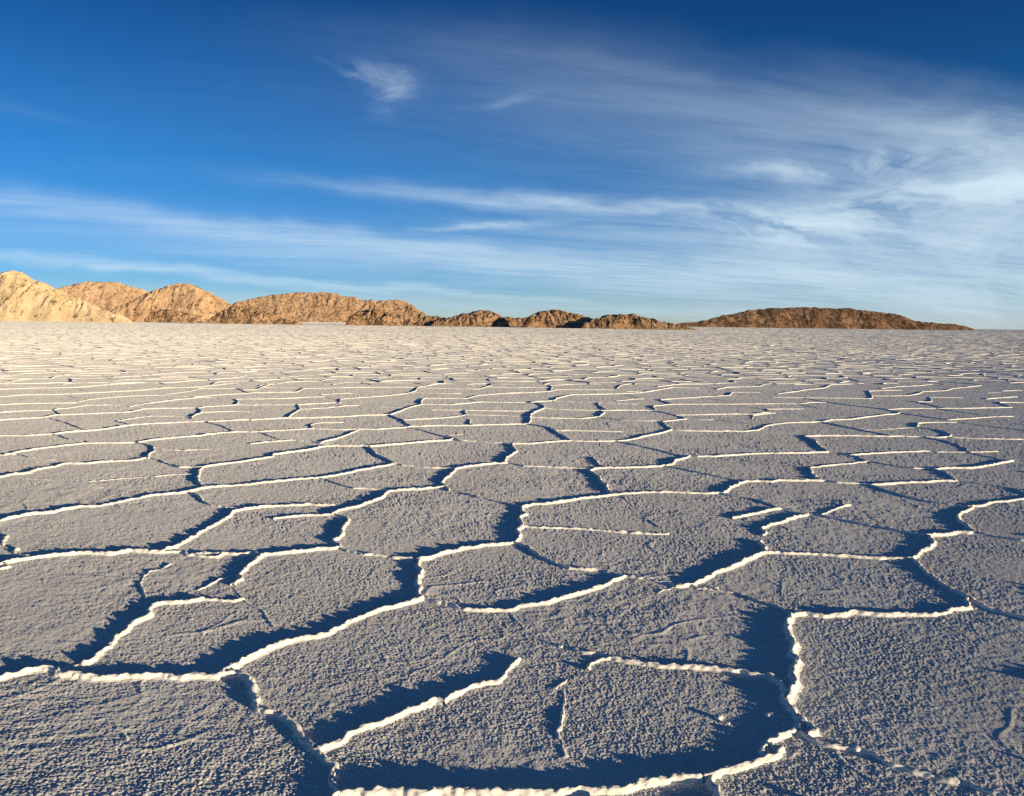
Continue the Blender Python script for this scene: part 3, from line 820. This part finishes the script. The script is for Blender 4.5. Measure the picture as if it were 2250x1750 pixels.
lump(1579, 1579, 0.0125, 3, 'rounded bright salt lump at the edge of the shadow in the lower right plate')
lump(1690, 1574, 0.0125, 5, 'oblong white salt lump lying alone inside the dark ridge shadow', 0.5)
lump(1599, 1591, 0.0065, 8, 'tiny salt crumb just right of and below the rounded bright lump')
lump(1232, 1422, 0.012, 11, 'pale salt lump at the left tip of the thin ridge in the middle plate', 0.5)
lump(1606, 1605, 0.006, 14, 'tiniest salt crumb, lowest of those in the lower right plate')
lump(1572, 1294, 0.011, 17, 'knobbly salt lump on the thin broken ridge below the right hand plate')

# ------------------------------------------------------------------ sun and sky
SUN_AZ, SUN_EL = 52.0, 5.5           # azimuth measured from straight behind the camera towards its right
sd = Vector((math.sin(R(SUN_AZ)) * math.cos(R(SUN_EL)), -math.cos(R(SUN_AZ)) * math.cos(R(SUN_EL)), math.sin(R(SUN_EL))))
sl = bpy.data.lights.new('sun', 'SUN')
sl.energy = 5.0
sl.angle = R(0.5)
sl.color = (1.0, 0.80, 0.51)
so = bpy.data.objects.new('sun', sl)
so.rotation_euler = sd.to_track_quat('Z', 'Y').to_euler()
COL.objects.link(so)

world = bpy.data.worlds.new('World')
scene.world = world
world.use_nodes = True
N, L = world.node_tree.nodes, world.node_tree.links
N.clear()
wout = N.new('ShaderNodeOutputWorld')
bg = N.new('ShaderNodeBackground')
L.new(bg.outputs['Background'], wout.inputs['Surface'])
sky = N.new('ShaderNodeTexSky')
sky.sky_type = 'NISHITA'
sky.sun_disc = False
sky.sun_elevation = R(SUN_EL)
sky.sun_rotation = R(180 - SUN_AZ)
sky.altitude = 3650
sky.air_density = 1.0
sky.dust_density = 0.3
sky.ozone_density = 3.0
tcw = N.new('ShaderNodeTexCoord')
sep = N.new('ShaderNodeSeparateXYZ')
L.new(tcw.outputs['Generated'], sep.inputs[0])


def M(op, a, b=None, clamp=False):
    n = N.new('ShaderNodeMath'); n.operation = op; n.use_clamp = clamp
    for i, s in enumerate((a, b)):
        if s is None: continue
        if isinstance(s, (int, float)): n.inputs[i].default_value = s
        else: L.new(s, n.inputs[i])
    return n.outputs[0]


az = M('ARCTAN2', sep.outputs['X'], sep.outputs['Y'])        # radians, 0 = straight ahead
el = M('ARCSINE', sep.outputs['Z'])
# sky colour: the physical sky, deepened with height in view; overhead brightening added to fill shadows
tint = ramp(N, L, el, [
    (0.0, (1.10, 0.99, 1.06)), (0.06, (0.58, 0.83, 1.03)), (0.18, (0.26, 0.76, 1.02)), (0.28, (0.18, 0.60, 0.88)),
    (0.42, (0.10, 0.36, 0.60)), (0.75, (0.60, 0.64, 0.64)), (1.0, (0.72, 0.72, 0.68))])
mul = N.new('ShaderNodeMix'); mul.data_type = 'RGBA'; mul.blend_type = 'MULTIPLY'
mul.inputs['Factor'].default_value = 1.0
L.new(sky.outputs['Color'], mul.inputs['A']); L.new(tint.outputs['Color'], mul.inputs['B'])
CLEAR = mul.outputs['Result']
# cirrus: a thin layer, its fibres drawn out along one wind direction on a plane high above
cmb = N.new('ShaderNodeCombineXYZ')
L.new(az, cmb.inputs[0]); L.new(el, cmb.inputs[1])


def mapping(vec, loc=(0, 0, 0), rot=0.0, scale=(1, 1, 1), kind='TEXTURE'):
    n = N.new('ShaderNodeMapping'); n.vector_type = kind
    n.inputs['Location'].default_value = loc
    n.inputs['Rotation'].default_value = (0, 0, rot)
    n.inputs['Scale'].default_value = scale
    L.new(vec, n.inputs['Vector'])
    return n.outputs[0]


def vmath(op, a, b):
    n = N.new('ShaderNodeVectorMath'); n.operation = op
    for i, q in enumerate((a, b)):
        if isinstance(q, tuple): n.inputs[i].default_value = q
        else: L.new(q, n.inputs[i])
    return n


wn = noise_node(N, L, mapping(cmb.outputs[0], scale=(1, 0.45, 1)), 5.0, 5, 0.55)
wob = vmath('SUBTRACT', wn.outputs['Color'], (0.5, 0.5, 0.5)).outputs[0]
wob = vmath('MULTIPLY', wob, (0.16, 0.055, 0.0)).outputs[0]
PW = vmath('ADD', cmb.outputs[0], wob).outputs[0]


def patch(x, y, rx, ry, ang, wt):
    a = math.atan((x - 1092) / 1680)
    e = math.atan((690 + 0.0125 * (x - 1092) - y) / 1680 * math.cos(a))
    m = mapping(PW, (a, e, 0), R(-ang), (rx / 1680, ry / 1680, 1))
    d = vmath('DOT_PRODUCT', m, m).outputs['Value']
    return M('MULTIPLY', M('EXPONENT', M('MULTIPLY', d, -1.0)), wt)


PATCHES = [
    (1800, 320, 600, 130, 10, .11), (1400, 190, 600, 60, 9, .04), (1100, 210, 420, 90, 15, .025),
    (2000, 340, 330, 100, 5, .16), (1150, 437, 420, 18, 3, .30),
    (550, 505, 800, 22, 4, .36), (1550, 510, 500, 32, 2, .22), (1050, 486, 120, 9, -5, .35),
    (900, 560, 900, 26, 2, .20), (1700, 600, 750, 55, 1, .30), (300, 572, 400, 8, 5, .34), (700, 602, 500, 8, 4, .32),
    (60, 235, 130, 10, 8, .02), (1500, 670, 1600, 20, 1, .22), (1300, 320, 900, 200, 0, .03), (2000, 560, 520, 130, 0, .26)]
PUFFS = [
    (2080, 412, 200, 34, -2, 1.2), (1800, 357, 190, 16, 1, 1.0), (1720, 488, 180, 36, 0, 1.4), (2140, 500, 240, 40, 0, .4),
    (2050, 330, 280, 60, 5, .30), (1900, 580, 380, 50, 0, .30), (1500, 455, 180, 16, 2, .45), (2100, 640, 200, 30, 0, .3),
    (808, 180, 54, 24, 8, .26), (826, 215, 30, 40, -15, .24), (750, 172, 40, 10, 15, .22), (1065, 220, 60, 9, -8, .12),
    (1060, 485, 100, 10, -5, .45), (1250, 440, 260, 12, 3, .25)]
tot = None
for p_ in PATCHES:
    q_ = patch(*p_)
    tot = q_ if tot is None else M('ADD', tot, q_)
# upper border of the veil, an arc sinking to the right
def azel(x, y):
    a = math.atan((x - 1092) / 1680)
    return a, math.atan((690 + 0.0125 * (x - 1092) - y) / 1680 * math.cos(a))


arc = np.array([azel(x, 30 + (x - 600) ** 2 * 7.4e-5) for x in range(0, 2400, 200)])
c2_, c1_, c0_ = np.polyfit(arc[:, 0], arc[:, 1], 2)
sp = N.new('ShaderNodeSeparateXYZ'); L.new(PW, sp.inputs[0])
earc = M('ADD', M('MULTIPLY', M('ADD', M('MULTIPLY', sp.outputs['X'], float(c2_)), float(c1_)), sp.outputs['X']), float(c0_))
puff = None
for p_ in PUFFS:
    q_ = patch(*p_)
    puff = q_ if puff is None else M('ADD', puff, q_)
border = M('ADD', M('MULTIPLY', M('SUBTRACT', earc, sp.outputs['Y']), 16.0), 0.15, True)
tot = M('MULTIPLY', tot, border)
zz_ = M('ADD', M('MAXIMUM', sep.outputs['Z'], 0.0), 0.05)
cq = N.new('ShaderNodeCombineXYZ')
L.new(M('DIVIDE', sep.outputs['X'], zz_), cq.inputs[0]); L.new(M('DIVIDE', sep.outputs['Y'], zz_), cq.inputs[1])
warpn = noise_node(N, L, cq.outputs[0], 0.45, 2, 0.45)
wv = vmath('MULTIPLY', vmath('SUBTRACT', warpn.outputs['Color'], (0.5, 0.5, 0.5)).outputs[0], (0.7, 0.7, 0)).outputs[0]
cqw = vmath('ADD', cq.outputs[0], wv).outputs[0]
s1 = noise_node(N, L, mapping(cqw, (0, 0, 0), R(16), (2.2, 0.50, 1)), 1.0, 10, 0.6)
s2 = noise_node(N, L, mapping(cqw, (3, 1, 0), R(27), (1.5, 0.22, 1)), 1.0, 8, 0.55)
s3 = noise_node(N, L, mapping(cqw, (5, 2, 0), R(20), (0.42, 0.10, 1)), 1.0, 7, 0.6)
st = M('ADD', M('MULTIPLY', s1.outputs['Fac'], 1.7), M('MULTIPLY', s2.outputs['Fac'], 0.7))
st = M('ADD', st, M('MULTIPLY', M('SUBTRACT', s3.outputs['Fac'], 0.5), 0.9))
st = M('MAXIMUM', M('SUBTRACT', st, 0.62), 0.0)
dens = M('MULTIPLY', tot, M('ADD', M('MULTIPLY', st, 1.0), 0.32))
s4 = noise_node(N, L, mapping(PW, (0.3, 0.2, 0), R(-10), (0.16, 0.055, 1)), 1.0, 10, 0.62)
s4.inputs['Distortion'].default_value = 0.5
pf = M('MAXIMUM', M('MULTIPLY', M('SUBTRACT', s4.outputs['Fac'], 0.41), 4.4), 0.0)
dens = M('ADD', dens, M('MULTIPLY', puff, pf))
dens = M('SUBTRACT', 1.0, M('EXPONENT', M('MULTIPLY', dens, -1.5)))
cm = N.new('ShaderNodeMix'); cm.data_type = 'RGBA'
L.new(dens, cm.inputs['Factor']); L.new(CLEAR, cm.inputs['A'])
cm.inputs['B'].default_value = (4.9, 6.0, 6.7, 1)      # sunlit ice cloud, before the background strength
bg.inputs['Strength'].default_value = 0.11
L.new(cm.outputs['Result'], bg.inputs['Color'])

vs_ = scene.view_settings
vs_.view_transform = 'Standard'
vs_.look = 'None'
vs_.exposure = 0.38
vs_.gamma = 1.0
scene.render.engine = 'CYCLES'
scene.cycles.use_denoising = False
scene.cycles.max_bounces = 6
scene.cycles.diffuse_bounces = 3
